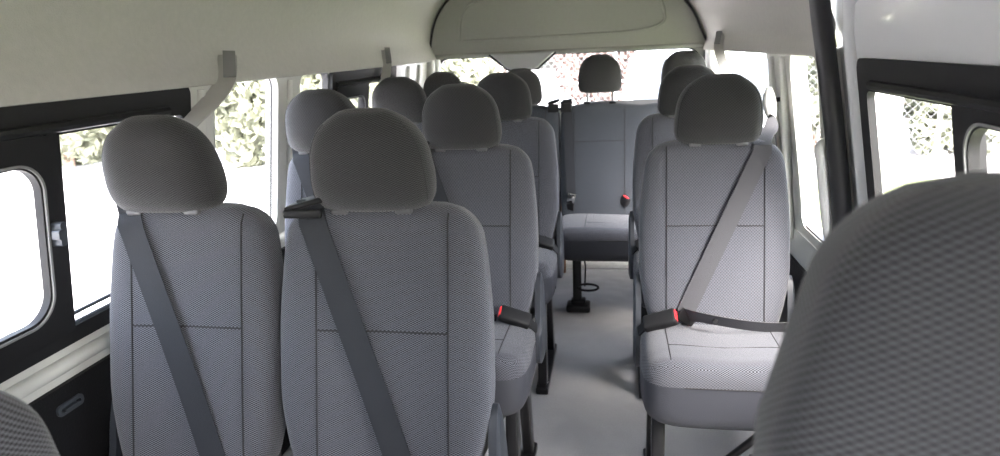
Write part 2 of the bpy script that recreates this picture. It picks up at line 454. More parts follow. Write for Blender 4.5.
seatL, sfL = seat(hr_off=-.045, hw=.196, seam=(-.60, .68), covers=(1, 0))
seatsL = [seatL]+[copy_tree(seatL) for _ in range(2)]
labL = ['grey cloth window seat nearest the camera beside the black framed left window',
        'grey cloth window seat of the second row on the left, by the pale pillar',
        'grey cloth window seat of the third row on the left, only its headrest showing']
for i, s in enumerate(seatsL): place(s, (-.885, D1+PITCH*i, 0), labL[i], GRP)

seatR, sfR = seat(hr_off=.010, hw=.218)
buckle_set(seatR, -1, .218)
seatsR = [seatR, copy_tree(seatR)]
labR = ['single grey cloth seat on the right of the aisle with belt buckled across it',
        'single grey cloth seat on the right, mostly hidden behind the buckled seat']
for i, s in enumerate(seatsR): place(s, (.285, D1+PITCH*(i+1), 0), labR[i], 'single grey cloth seats right of the aisle')

# ------------------------------------------------------------------ rear benches (two places each)
def bench(raised, fold_leg_x, label, x, guide_side):
    root = empty('rear_bench_seat', (x-.008, D1+PITCH*3, 0), label, 'bench seat', 'rear bench halves')
    hw = .427
    def hump(xx, s): return (.012*math.cos(2*PI*(abs(xx)-.215)/.43)-.012)*max(0, (s-.8)/.2)
    v, f, uv, sf, W = pad(((0, -.115, .43), (0, .028, 1.052)), lambda s: hw*lerp_tab([(0, .985), (.5, 1), (1, .985)], s), lambda s: .05+.018*(1-s), (.04, .05), (.03, .04), n=9, N=96, conc=.0, hump=hump)
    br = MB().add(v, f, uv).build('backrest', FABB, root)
    seams_on(sf, br, (-.35, -.085, .085, .35), .05, .96, 0, (0, 0))
    for a, b in ((-.35, -.085), (.085, .35)):
        MB().tube([sf(a+(b-a)*i/12, .66, -.0004) for i in range(13)], .0019, 6).build('seam', SEAM, br)
    for xx in (-.215, .215): headrest(root, xx, .002, 1.05+raised, hw=.115, h=.19, raised=raised, top_z=1.048)
    cushion(root, hw, yf=-.53, yb=-.08, n=9, thick=.175, zt=.495)
    g = MB(); gx = guide_side*(hw-.035)
    g.box((gx, .0, 1.060), (.062, .09, .016), rot=Matrix.Rotation(math.radians(-14*1), 3, 'Y'), bev=.005)
    g.box((gx, -.045, 1.030), (.058, .014, .045), bev=.005); g.build('belt_guide', BLK, root)
    # pedestal leg with floor foot and release loop
    for lx in fold_leg_x:
        m = MB(); m.box((lx, -.335, .21), (.045, .04, .36), bev=.008); lg = m.build('leg', BLKM, root)
        m = MB(); m.box((lx+.005, -.335, .02), (.125, .10, .04), bev=.012); m.box((lx+.005, -.335, .05), (.075, .06, .03), bev=.008); m.build('foot', BLKM, lg)
        m = MB()
        m.tube([(lx+.03, -.35, .36), (lx+.045, -.36, .25), (lx+.04, -.355, .14)], .004)
        m.tube([(lx+.09*math.cos(t)*.6+.055, -.36, .135+.018*math.sin(t)) for t in [i*2*PI/20 for i in range(21)]], .006, cap=False)
        m.build('release_loop', BLK, lg)
    m = MB(); m.box((0, -.30, .385), (hw*1.85, .30, .02), bev=.005); m.build('seat_frame', BLKM, root)
    return root, sf
benchR, sfBR = bench(.055, (-.330, .30), 'right half of the rear bench with two raised headrests, pedestal leg visible below', .14, -1)
benchL, sfBL = bench(0, (-.30, .30), 'left half of the rear bench with lowered headrests, behind the left seats', -.712, 1)
# belt hanging down the inner edge of the right half
m = MB(); x0 = -.385
pts = [(x0, .03, 1.066), (x0, -.03, 1.070)]+[sfBR(x0+.02*i/20, .95-.74*i/20, .006) for i in range(21)]
m.ribbon(pts, (1, 0, 0), .048, .002); m.build('shoulder_belt', WEB, benchR)
e = pts[-1]
m = MB(); m.box((e[0]+.0, e[1]-.008, e[2]-.012), (.042, .006, .05), rot=Matrix.Rotation(math.radians(15), 3, 'Y'), bev=.003); tg = m.build('belt_tongue', CHR, benchR)
tg['label'] = 'bright metal belt tongue'
m = MB(); m.ribbon([(e[0], e[1]-.004, e[2]-.03), (e[0]-.005, e[1]-.012, e[2]-.08), (e[0]-.01, e[1]-.03, .54)], (1, 0, .2), .03, .004); m.build('lap_belt', BLK, benchR)
buckle(benchR, (-.085, -.155, .545), (.4, -.1, .9), .05)

# ------------------------------------------------------------------ front (cab) seats, close to the camera
def cab_seat(loc, label, tilt, hw=.25, hh=.66, seam=False, rz=0):
    root = empty('front_seat', loc, label, 'seat', 'high backed cab seats')
    v, f, uv, sf, W = pad(((0, -.10, .50), (0, -.10+tilt, .50+hh)), lambda s: hw*lerp_tab([(0, .98), (.4, 1.02), (.75, .94), (.9, .83), (1, .76)], s), lambda s: .065+.02*(1-s), (.05, .07), (.03, .055), n=3.6, K=60, N=72, conc=.012)
    br = MB().add(v, f, uv).build('backrest', FABC_SHADED, root)
    for sg in ((-1, 1) if seam else ()):
        pts = [sf(sg*hw*.80*lerp_tab([(0, .98), (.4, 1.02), (.75, .94), (.9, .83), (1, .76)], .05+.90*i/40), .05+.90*i/40, -.0004) for i in range(41)]
        MB().tube(pts, .0017, 6).build('seam', SEAM, br)
    cu = cushion(root, hw*.97, yf=-.60, yb=-.02, zt=.62)
    m = MB(); m.box((0, -.30, .20), (hw*1.6, .42, .38), bev=.03); m.build('seat_base', BLK, root)
    return root, sf
cabR, _ = cab_seat((.342, .44, .105), 'blurred grey cloth cab seat back filling the lower right corner', .10, hw=.262, hh=.66)
cabL, _ = cab_seat((-.835, .60, -.02), 'dark shoulder of a cab seat at the lower left corner', .05, hw=.235, hh=.535, seam=True)

# ------------------------------------------------------------------ shell
CX = -.275
def off(z):   # half width of the body side at height z
    return .895-.15*max(0, z-.8)
def left(y, z, t=0): return (CX-off(z)-t+0.0, y, z)     # t>0 outward
def right(y, z, t=0): return (CX+off(z)+t-.04*min(1, max(0, (y-2.2)/1.9)), y, z)
YF, YR = -.75, 4.12
def quadgrid(mb, mp, y0, y1, z0, z1, t0=0, t1=.05):
    nz = max(1, int((z1-z0)/.1))
    vs = []; fs = []
    zs = [z0+(z1-z0)*i/nz for i in range(nz+1)]
    P = [(y0, z, t0) for z in zs]; 
    ringp = [(z, t0) for z in zs]+[(z, t1) for z in reversed(zs)]
    N = len(ringp)
    vs = [mp(y0, z, t) for z, t in ringp]+[mp(y1, z, t) for z, t in ringp]
    fs = [(k, (k+1) % N, N+(k+1) % N, N+k) for k in range(N)]+[tuple(range(N))[::-1], tuple(N+k for k in range(N))]
    mb.add(vs, fs)

# floor
fm = MB(); nx, ny = 40, 100; vs = []; fs = []
x0, x1 = CX-.92, CX+.92
for j in range(ny+1):
    for i in range(nx+1):
        x = x0+(x1-x0)*i/nx; y = YF+(YR-YF)*j/ny
        z = .004*math.sin(x*9+y*2)*math.sin(y*3.1)
        z += .012*math.exp(-((y-2.62+.05*math.sin(x*6))/.03)**2)*max(0, 1-abs(x+.09)/.28)
        z += .006*math.exp(-((y-2.05-.3*x)/.035)**2)*max(0, 1-abs(x+.02)/.25)
        vs.append((x, y, z-.004))
for j in range(ny):
    for i in range(nx): a = j*(nx+1)+i; fs.append((a, a+1, a+nx+2, a+nx+1))
fm.add(vs, fs); struct(fm.build('floor', FLR))
m = MB(); m.box((CX, 1.68, -.05), (1.86, 4.9, .06)); struct(m.build('trim_1', BLKM))

# left side
m = MB()
quadgrid(m, left, YF, YR, .0, .70, -.012, .05); wl = struct(m.build('wall_left', TRIMD))
m = MB()
quadgrid(m, left, YF, YR, .70, .765, 0, .05)
# rounded ledge under the windows
m.tube([left(YF, .738, -.006), left(1, .738, -.006), left(YR, .738, -.006)], .016, 12)
zl, zh = .765, 1.31
for y0, y1 in ((YF, -.62), (-.22, .30), (1.61, 1.72), (2.11, 2.25), (3.32, YR)): quadgrid(m, left, y0, y1, zl, zh, 0, .05)
for (y0, y1) in ((-.62, -.22), (.30, 1.61), (1.72, 2.11), (2.25, 3.32)):
    m.ring(left, (y0, y1, zl, zh, 0), (y0+.012, y1-.010, zl+.014, zh-.012, .045), 0, .02)
# vertical ribs on the pillars
for yy in (1.665, 2.18, 3.55, 3.75): m.tube([left(yy, .78, -.006), left(yy, 1.28, 0)], .014, 10)
struct(m.build('trim_2', CREAM))
m = MB(); m.ring(left, (1.075, 1.145, .640, .664, .010), (1.083, 1.137, .648, .656, .004), -.018, -.012); m.slab(left, (1.09, 1.13, .644, .652, .004), -.022, -.012)
struct(m.build('trim_3', GRYP))

def slider_window(n, mp, y0, y1, ysplit, z0, z1, latch_z=1.03, st=.05, top=.075, ym=.03):
    w_ = struct(empty('window_%d' % n, mp((y0+y1)/2, z0, 0)))
    def B(mb, name, mt, par=w_):
        o = mb.build(name, mt, par)
        o.matrix_parent_inverse = Matrix.Translation(-par.location) if par is w_ else Matrix()
        return o
    a = MB(); a.ring(mp, (y0, y1, z0, z1, .03), (y0+.02, y1-ym, z0+.035, z1-top, .022), -.012, .006)
    fr = B(a, 'window_frame', BLK)
    a = MB(); a.tube([mp(y0+.03, z1-top+.016, -.016), mp(y1-.10, z1-top+.016, -.016)], .011, 8); B(a, 'curtain_rail', BLK)
    a = MB(); a.slab(mp, (ysplit+.025, ysplit+.058, z0+.03, z1-top+.01, .003), -.018, .02); B(a, 'window_divider', BLK)
    # sliding sash forward of the divider
    a = MB(); a.ring(mp, (y0+.02, ysplit+.030, z0+.03, z1-top+.006, .02), (y0+.09, ysplit-.002, z0+.085, z1-top-st, .055), -.022, -.004); sash = B(a, 'sliding_sash', BLK)
    a = MB(); a.ring(mp, (y0+.08, ysplit+.007, z0+.074, z1-top-st+.008, .062), (y0+.085, ysplit+.002, z0+.079, z1-top-st+.003, .057), -.026, -.02); B(a, 'bead', LGRY)
    a = MB(); a.slab(mp, (ysplit+.012, ysplit+.028, latch_z-.025, latch_z+.025, .006), -.045, -.018); a.slab(mp, (ysplit+.0, ysplit+.016, latch_z-.008, latch_z+.012, .004), -.052, -.035); B(a, 'latch', GRYP)
    a = MB(); a.tube([mp(y0+.04, z0+.042, -.012), mp(y1-.04, z0+.042, -.012)], .006, 8); a.tube([mp(y0+.04, z0+.062, -.004), mp(y1-.04, z0+.062, -.004)], .005, 8); B(a, 'sill_rail', GRYP)
    a = MB(); a.slab(mp, (y0+.015, y1-.02, z0+.02, z1-top+.01, .02), .002, .006); B(a, 'pane', GLS)
    return w_
def plain_window(n, mp, y0, y1, z0, z1, r=.05):
    w_ = struct(empty('window_%d' % n, mp((y0+y1)/2, z0, 0)))
    for mk, nm, mt in ((lambda a: a.ring(mp, (y0, y1, z0, z1, r), (y0+.011, y1-.011, z0+.011, z1-.008, r-.008), .004, .03), 'seal', RUB),
                       (lambda a: a.slab(mp, (y0+.005, y1-.005, z0+.005, z1-.005, r-.01), .024, .029), 'pane', GLS)):
        a = MB(); mk(a); o = a.build(nm, mt, w_); o.matrix_parent_inverse = Matrix.Translation(-w_.location)
    return w_
slider_window(1, left, .30, 1.605, 1.105, .775, 1.298)
plain_window(9, left, -.625, -.215, .775, 1.305)  # unseen cab side window, kept small to cut light on the cab seats
plain_window(2, left, 1.715, 2.115, .775, 1.305)
a = slider_window(3, left, 2.52, 3.32, 2.86, .775, 1.298)
plain_window(4, left, 2.245, 2.525, .775, 1.305)

# right side behind the sliding door
m = MB()
quadgrid(m, right, 1.95, YR, .0, .60, -.012, .05); struct(m.build('wall_right', TRIMD))
m = MB()
quadgrid(m, right, 1.95, YR, .60, .70, 0, .05)
zl = .70
for y0, y1 in ((1.95, 2.02), (2.33, 2.60), (3.95, YR)): quadgrid(m, right, y0, y1, zl, 1.31, 0, .05)
for (y0, y1) in ((2.02, 2.33), (2.60, 3.95)):
    m.ring(right, (y0, y1, zl, 1.31, 0), (y0+.01, y1-.01, zl+.03, 1.30, .06), 0, .05)
m.tube([right(2.39, .66, -.01), right(2.39, 1.28, 0)], .015, 12)
m.tube([right(2.54, .66, -.01), right(2.54, 1.28, 0)], .015, 12)
struct(m.build('trim_4', CREAM))
plain_window(5, right, 2.015, 2.335, .725, 1.305, .06)
plain_window(6, right, 2.595, 3.955, .725, 1.305, .06)

# sliding door: pressed white panel, black framed window, black aperture seal
def dr(y, z, t=0): return (CX+.945-.17*max(0, z-.8)-.10*max(0, z-1.38)+t, y, z)
door = struct(empty('door_1', dr(1.2, .1)))
def DB(mb, name, mt, par=None):
    o = mb.build(name, mt, par or door)
    if not par: o.matrix_parent_inverse = Matrix.Translation(-door.location)
    return o
m = MB()
quadgrid(m, dr, -.2, 1.965, .02, .775, 0, .03)
quadgrid(m, dr, -.2, .28, .775, 1.31, 0, .03); quadgrid(m, dr, 1.792, 1.965, .775, 1.31, 0, .015); quadgrid(m, dr, -.2, 1.965, 1.31, 1.60, 0, .03)
m.ring(dr, (.28, 1.792, .775, 1.31, 0), (.30, 1.788, .79, 1.278, .03), 0, .012)
m.tube([dr(1.845, .1, 0), dr(1.845, .8, 0), dr(1.845, 1.35, 0), dr(1.80, 1.43, 0), dr(1.70, 1.46, 0), dr(-.1, 1.46, 0)], .022, 12)
DB(m, 'door_panel', WHITE)
a = slider_window(7, dr, .30, 1.795, 1.245, .785, 1.288, top=.075, st=.022, ym=.055)
# aperture seal
pts = [(CX+off(.05)+.01, 1.915, .05), (CX+off(.4)+.01, 1.915, .4), (CX+off(.8)+.008, 1.915, .8), (CX+off(1.1)+.004, 1.92, 1.1), (CX+off(1.3)+.0, 1.93, 1.3), (CX+.795, 1.93, 1.42), (CX+.765, 1.88, 1.56), (CX+.745, 1.74, 1.62), (CX+.745, 1.3, 1.63), (CX+.745, -.2, 1.63)]
def smooth_path(pts, it=3):
    P = [Vector(p) for p in pts]
    for _ in range(it):
        Q = [P[0]]
        for a_, b_ in zip(P, P[1:]): Q += [a_*.75+b_*.25, a_*.25+b_*.75]
        Q.append(P[-1]); P = Q
    return P
m = MB(); m.tube(smooth_path(pts), .026, 12); sl = struct(m.build('trim_5', RUB))

# headliner: left full length, right only behind the door, crown
prof = [(-.83, 1.300), (-.802, 1.284), (-.808, 1.314), (-.832, 1.36), (-.845, 1.42), (-.825, 1.50), (-.785, 1.58), (-.71, 1.665), (-.57, 1.73), (-.33, 1.77), (0, 1.78)]
profR = [(.30, 1.76), (.50, 1.715), (.62, 1.65), (.70, 1.58), (.765, 1.50), (.80, 1.42), (.825, 1.36), (.808, 1.314), (.802, 1.284), (.83, 1.300)]
ARCH = [(-.868, 1.304), (-.855, 1.36)]+prof[4:]+profR[:-4]+[(.83, 1.36), (.862, 1.304)]
def taper(y): return .04*min(1, max(0, (y-2.2)/1.9))
def shell(profile, y0, y1, name, mt, th=.02, ny=10):
    P = [Vector((a, 0, b)) for a, b in profile]
    P = smooth_path(P, 2)
    mb = MB(); vs = []; fs = []; n = len(P)
    for j in range(ny+1):
        y = y0+(y1-y0)*j/ny
        for p in P: vs.append((CX+p.x-taper(y)*max(0, p.x/.85), y, p.z))
    for j in range(ny+1):
        y = y0+(y1-y0)*j/ny
        for p in P:
            sc = 1+th/.85; vs.append((CX+p.x*sc-taper(y)*max(0, p.x/.85), y, p.z+th*max(.0, 1-abs(p.x)/.9)))
    o = (ny+1)*n
    for j in range(ny):
        for i in range(n-1):
            fs.append((j*n+i, j*n+i+1, (j+1)*n+i+1, (j+1)*n+i)); fs.append((o+j*n+i, o+(j+1)*n+i, o+(j+1)*n+i+1, o+j*n+i+1))
        fs.append((j*n, (j+1)*n, o+(j+1)*n, o+j*n)); fs.append((j*n+n-1, o+j*n+n-1, o+(j+1)*n+n-1, (j+1)*n+n-1))
    for i in range(n-1):
        fs.append((i, o+i, o+i+1, i+1)); e = ny*n; fs.append((e+i, e+i+1, o+e+i+1, o+e+i))
    mb.add(vs, fs); return mb.build(name, mt)
struct(shell(prof+profR, 1.93, YR, 'ceiling', HEAD))
struct(shell(prof+[q for q in profR if q[1] > 1.64]+[(.70, 1.635), (.80, 1.605)], YF, 1.93, 'ceiling', HEAD))

# unseen cab end: bulkhead added, windscreen opening shrunk, to cut the frontal light
def front(x, z, t=0): return (x, YF-t, z)
m = MB(); m.ring(front, (CX-.93, CX+.95, .0, 1.76, 0), (CX-.50, CX+.40, 1.18, 1.50, .12), -.02, .03); struct(m.build('wall_front_unseen', TRIMD))
w_ = struct(empty('window_10', front(CX, .95)))
a = MB(); a.slab(front, (CX-.51, CX+.41, 1.17, 1.51, .12), .0, .006); o = a.build('pane', GLS, w_); o.matrix_parent_inverse = Matrix.Translation(-w_.location)

# rear wall / tailgate
def rear(x, z, t=0): return (x, YR+t, z)
m = MB()
arch = smooth_path([Vector((CX+a-.04*max(0, a/.85), 0, b)) for a, b in ARCH], 2)
# panel between z 1.30 and arch, as a strip following the arch
vs = []; fs = []; n = len(arch)
for t in (-.02, .02):
    for p in arch: vs.append((p.x, YR+t, p.z))
    for p in arch: vs.append((p.x if abs(p.x-CX) < .80 else CX+math.copysign(.80, p.x-CX), YR+t-.0, 1.303))
for i in range(n-1):
    fs.append((i, i+1, n+i+1, n+i)); fs.append((2*n+i, 3*n+i, 3*n+i+1, 2*n+i+1)); fs.append((n+i, n+i+1, 3*n+i+1, 3*n+i))
m.add(vs, fs)
# side and lower parts around the glass
m.ring(rear, (CX-.93, CX+.93, .70, 1.31, 0), (CX-.80, CX+.745, .98, 1.30, .07), -.02, .02)
m.tube([rear(CX-.82, 1.315, -.02), rear(CX+.78, 1.315, -.02)], .014, 12)
wr = struct(m.build('wall_rear', REARP))
m = MB(); m.box((CX, YR, .38), (1.86, .04, .66)); struct(m.build('trim_6', TRIMD))
# raised border pressed into the tailgate board
m = MB()
bp = smooth_path([((CX-.04)-.62, YR-.022, 1.40), ((CX-.04)-.60, YR-.022, 1.56), ((CX-.04)-.52, YR-.022, 1.635), ((CX-.04)-.2, YR-.022, 1.665), ((CX-.04)+.2, YR-.022, 1.665), ((CX-.04)+.52, YR-.022, 1.635), ((CX-.04)+.585, YR-.022, 1.56), ((CX-.04)+.60, YR-.022, 1.41), ((CX-.04), YR-.022, 1.405), ((CX-.04)-.60, YR-.022, 1.40)], 3)
m.tube(bp, .008, 8); struct(m.build('trim_7', REARP))
w_ = struct(empty('window_8', rear(CX, .86)))
for mk, nm, mt in ((lambda a: a.ring(rear, (CX-.81, CX+.755, .97, 1.306, .075), (CX-.795, CX+.74, .985, 1.298, .065), -.026, .01), 'seal', RUB), (lambda a: a.slab(rear, (CX-.81, CX+.755, .85, 1.305, .07), .004, .009), 'pane', GLS)):
    a = MB(); mk(a); o = a.build(nm, mt, w_); o.matrix_parent_inverse = Matrix.Translation(-w_.location)
# high brake light housing
hb = empty('brake_light_housing', (-.545, YR-.05, 1.30), 'grey trapezoid brake light housing hanging at the top of the rear window', 'light housing')
def trap(w0, w1, z0, z1, y0, y1):
    vs = [(-w0, y0, z1), (w0, y0, z1), (w1, y0, z0), (-w1, y0, z0), (-w0, y1, z1), (w0, y1, z1), (w1, y1, z0), (-w1, y1, z0)]
    return vs, [(0, 1, 2, 3), (7, 6, 5, 4), (0, 4, 5, 1), (1, 5, 6, 2), (2, 6, 7, 3), (3, 7, 4, 0)]
def bevobj(o, wdt=.006):
    b = o.modifiers.new('bevel', 'BEVEL'); b.width = wdt; b.segments = 3; return o
bevobj(MB().add(*trap(.195, .085, -.075, .02, -.05, .03)).build('housing_cover', HOUS, hb), .012)
m = MB(); m.tube([(-.20, -.03, .012), (-.09, -.03, -.077), (.09, -.03, -.077), (.20, -.03, .012)], .007, 8); m.build('housing_seal', RUB, hb)
# arch seal and threshold
m = MB(); ap = [(p.x*1.0, YR-.035, p.z) for p in smooth_path([Vector((CX+a*.985-.04*max(0, a/.85), 0, b-.008)) for a, b in ARCH], 2)]
m.tube(ap, .0065, 8); m.tube([(CX-.835, YR-.035, 1.31), (CX-.835, YR-.035, .9)], .006, 8); m.tube([(CX+.78, YR-.035, 1.31), (CX+.78, YR-.035, .9)], .006, 8)
struct(m.build('trim_8', RUB))
m = MB(); m.box((CX, YR-.09, .012), (1.7, .10, .03), bev=.006); m.box((CX, YR-.03, .06), (1.7, .02, .07), bev=.005)
for i in range(9): m.tube([(CX-.7+i*.17, YR-.07, .026), (CX-.7+i*.17, YR-.07, .031)], .008, 8)
struct(m.build('trim_9', METAL))
# rounded rear corner posts
for sg in (-1, 1):
    m = MB(); m.tube([(CX+sg*.83, YR-.06, .66), (CX+sg*.815, YR-.06, 1.30)], .04, 14); m.tube([(CX+sg*.85, YR-.16, .66), (CX+sg*.815, YR-.16, 1.30)], .03, 14)
    struct(m.build('trim_%d' % (10 if sg < 0 else 11), CREAM))
m = MB(); m.box((0, 0, .40), (.035, .03, .80), bev=.008); o = m.build('wooden_prop_board', BRN); o.location = (-.318, 3.88, .004)
tag(o, 'brown upright board edge seen in the gap between the rear bench halves', 'board')

# ------------------------------------------------------------------ belts and anchors hanging from the body side
def px(u, v, y=None, x=None):
    d = F+RR*((u-500)/667)-UU*((v-228)/667); k = (y/d.y) if y is not None else x/d.x
    return Vector((d.x*k, d.y*k, H+d.z*k))
def roof_belt(path, wd, label, bw=.055, group='webbing straps hanging from the headliner edge'):
    root = empty('hanging_belt', path[0], label, 'seat belt', group)
    P = [p-path[0] for p in smooth_path(path, 2)]
    n = len(P); wds = wd if not isinstance(wd, list) else [Vector(wd[0]).lerp(Vector(wd[1]), i/(n-1)) for i in range(n)]
    m = MB(); m.ribbon(P, wds, bw, .004); m.build('webbing', WEBL, root)
    m = MB(); dirv = (P[2]-P[0]).normalized()
    dd = (P[3]-P[0]).normalized(); inn = Vector((.008 if path[0].x < 0 else -.008, 0, 0))
    m.ribbon([P[0]-dd*.012+inn, P[0]+dd*.03+inn, P[0]+dd*.085+inn], wds[0] if isinstance(wds, list) else wds, bw*.6, .014); m.build('anchor_cover', LGRY, root)
    return root
sL = lambda lx, ly, lz, r: Vector((seatsL[r].location.x+lx, seatsL[r].location.y+ly, lz))
roof_belt([Vector((-1.088, 1.80, 1.365)), Vector((-1.060, 1.74, 1.30)), Vector((-1.062, 1.66, 1.25)), Vector((-1.085, 1.52, 1.18)), Vector((-1.07, 1.38, 1.11)), sL(-.14, .05, 1.078, 0)], [Vector((.85, .53, 0)), Vector((1, .2, 0))],
          'pale curved belt strap from the headliner behind the nearest window seat')
roof_belt([Vector((-1.085, 3.17, 1.365)), Vector((-1.058, 3.10, 1.29)), Vector((-1.062, 3.02, 1.20)), Vector((-1.08, 2.95, 1.13)), sL(-.15, .05, 1.078, 2)], [Vector((.9, .4, 0)), Vector((1, .2, 0))],
          'pale belt strap hanging before the small black framed rear left window', bw=.042)
roof_belt([Vector((.505, 3.52, 1.37)), Vector((.480, 3.42, 1.30)), Vector((.50, 3.25, 1.18)), Vector((.50, 3.0, 1.09)), Vector((.44, 2.89, 1.078))], [Vector((1, -.3, 0)), Vector((1, 0, 0))],
          'pale belt strap slanting from the headliner on the right, behind the buckled seat', bw=.045)
def strap_on(seatobj, sf, x0, x1, s1, hw, name='shoulder_belt'):
    pts = [(x0, .035, 1.068), (x0, -.02, 1.074)]+[sf(x0+(x1-x0)*i/24, .975+(s1-.975)*i/24, .006+.004*math.sin(PI*i/24)) for i in range(25)]
    m = MB(); m.ribbon(pts, (1, 0, 0), .055, .0022); return m.build(name, WEB, seatobj)
for r, (a_, b_, c_) in enumerate(((-.125, .085, .06),)*3):
    if r == 0:
        bl = strap_on(seatsL[0], sfL, a_, b_, c_, .2)
    else:
        o = bl.copy(); COL.objects.link(o); o.parent = seatsL[r]

# belt of the single right seat: pillar loop, shoulder strap, buckle end, lap strap
by = D1+PITCH; sx = .285
sb = empty('seat_belt', (.515, 2.40, 1.13), 'buckled lap and shoulder belt across the single right seat, from a white pillar loop', 'seat belt')
O = sb.location
m = MB(); m.tube([(-.012, -.02, .055), (-.012, -.025, .03), (-.01, -.03, 0), (-.005, -.035, -.03), (.0, -.04, -.055)], [.008, .019, .022, .019, .010], 16); m.build('anchor_cover', WHP, sb)
m = MB(); m.tube([(.0, -.01, .01), (.035, .005, .012)], .008, 8); m.build('anchor_bolt', BLK, sb)
def P_(x, s, o_): return Vector((sx, by, 0))+Vector(sfR(x, s, o_))-O
xb0, xb1, sb1 = .130, -.085, .15
pts = [Vector((-.008, -.05, -.04)), Vector((-.03, -.18, -.06)), Vector((sx+xb0+.01, by+.03, 1.06))-O, P_(xb0, .96, .010)]
pts = smooth_path(pts, 2)+[P_(xb0+(xb1-xb0)*i/24, .93+(sb1-.93)*i/24, .007+.006*math.sin(PI*i/24)) for i in range(25)]
m = MB(); n = len(pts); wdl = [Vector((.15, 1, .2)).lerp(Vector((1, 0, 0)), min(1, i/8)) for i in range(n)]; m.ribbon(pts, wdl, [min(.05, .022+.004*i) for i in range(n)], .0022); m.build('shoulder_belt', WEB_LIT, sb)
e = pts[-1]
m = MB(); m.ribbon(smooth_path([e+Vector((0, -.006, 0)), e+Vector((.02, -.045, .012)), e+Vector((.08, -.075, .012)), e+Vector((.17, -.080, .000)), e+Vector((.26, -.05, -.016)), e+Vector((.315, .01, -.035))], 2), Vector((0, -.6, 1)), .042, .0022); lb = m.build('lap_belt', WEB_LIT, sb)
m = MB(); m.tube([e+Vector((.075, -.082, .010)), e+Vector((.075, -.074, .010))], .008, 10); m.build('belt_button', BLK, lb)
m = MB(); m.box(e+Vector((.004, -.014, -.006)), (.055, .010, .04), rot=Matrix.Rotation(math.radians(35), 3, 'Y'), bev=.004); m.build('belt_tongue', BLK, sb)
# dark belt running down the pillar to its reel
m = MB(); m.ribbon([(.005, -.04, -.06), (.03, -.03, -.20), (.055, -.02, -.45)], (.3, 1, 0), .022, .003); m.build('pillar_belt', BLK, sb)

# grab handle on the pillar behind the sliding door
gh = empty('grab_handle', right(1.975, .80, 0), 'long white vertical grab handle on the pillar beside the sliding door', 'handle')
O2 = gh.location
P = smooth_path([Vector(right(1.955, .77, 0)), Vector(right(1.95, .785, -.02)), Vector(right(1.945, .84, -.026)), Vector(right(1.945, .96, -.028)), Vector(right(1.945, 1.01, -.027)), Vector(right(1.95, 1.05, -.03)), Vector(right(1.955, 1.06, 0))], 3)
m = MB(); m.tube([p-O2 for p in P], .0165, 14); m.build('grip', WHP, gh)
for z in (.775, 1.058):
    m = MB(); m.box(Vector(right(1.955, z, -.004))-O2, (.012, .04, .05), bev=.005); m.build('handle_mount', WHP, gh)

# ------------------------------------------------------------------ outside
GZ = -.65
CONC = mat('pale_concrete', (.50, .485, .48), .9, noise=.08, nscale=.8)
GRS = mat('dry_grass', (.17, .20, .10), .95, noise=.35, nscale=1.2)
LEAF = mat('leaf_green', (.17, .18, .125), .7, noise=.3, nscale=2); LEAFP = mat('leaf_russet', (.17, .115, .10), .75, noise=.3, nscale=2)
BARK = mat('bark', (.30, .22, .17), .9, noise=.3, nscale=8); GALV = mat('galvanised_wire', (.55, .55, .55), .5, metal=.4)
CARW = mat('white_car_paint', (.80, .80, .80), .25, coat=.5); CARG = mat('dark_car_glass', (.05, .06, .07), .1)
m = MB(); m.add([(-60, -30, GZ), (60, -30, GZ), (60, 60, GZ), (-60, 60, GZ)], [(0, 1, 2, 3)]); struct(m.build('floor', CONC)).name = 'floor_outdoor'
m = MB()
vs = []; fs = []
gx0, gx1, gy0, gy1 = 1.2, 14, -6, 9.8
for j in range(21):
    for i in range(21): vs.append((gx0+(gx1-gx0)*i/20, gy0+(gy1-gy0)*j/20, GZ+.003))
for j in range(20):
    for i in range(20): a = j*21+i; fs.append((a, a+1, a+22, a+21))
m.add(vs, fs); o = m.build('lawn', GRS); tag(o, 'pale sunlit grass beyond the sliding door window', 'grass', kind='stuff')

def shrub(name, loc, r, n, leaf, label, cat, group, trunk=True, ls=.09):
    root = empty(name, loc, label, cat, group)
    m = MB(); rnd = random.Random(hash((loc[0], loc[1])) & 0xffff)
    cl = [(Vector((rnd.uniform(-.6, .6)*r[0], rnd.uniform(-.6, .6)*r[1], r[2]*rnd.uniform(.12, .85))), rnd.uniform(.35, .6)) for _ in range(18)]
    vs = []; fs = []
    for _ in range(n):
        c, q = rnd.choice(cl)
        d = Vector((rnd.gauss(0, 1), rnd.gauss(0, 1), rnd.gauss(0, 1))).normalized()*q*rnd.uniform(.5, 1)
        p = c+Vector((d.x*r[0]*.8, d.y*r[1]*.8, d.z*r[2]*.55)); p.z = max(.03, p.z)
        a = Vector((rnd.gauss(0, 1), rnd.gauss(0, 1), rnd.gauss(0, 1))).normalized(); b = a.orthogonal().normalized(); L = ls*rnd.uniform(.6, 1.3)
        o_ = len(vs); vs += [p-a*L, p+b*L*.4, p+a*L, p-b*L*.4]; fs.append((o_, o_+1, o_+2, o_+3))
    m.add(vs, fs); m.build('foliage', leaf, root, smooth=False)
    if trunk:
        m = MB()
        for k in range(4):
            e_ = cl[k][0]; m.tube([(0+.05*k, 0, 0), (e_.x*.4, e_.y*.4, e_.z*.5), tuple(e_)], [.05, .035, .015], 8)
        m.build('stem', BARK, root)
    return root
k = 0
labs_l = ['green leafy shrub seen through the left rear windows', ]
for x, y in ((-11.4, 12.2), (-9.2, 11.2), (-7.0, 12.2), (-4.9, 11.2), (-2.9, 12.3)):
    shrub('garden_shrub', (x, y, GZ), (1.15, 1.0, 2.5), 6500, LEAF, 'green leafy shrub beyond the left side windows', 'shrub', 'green shrubs beyond the left windows', ls=.13)
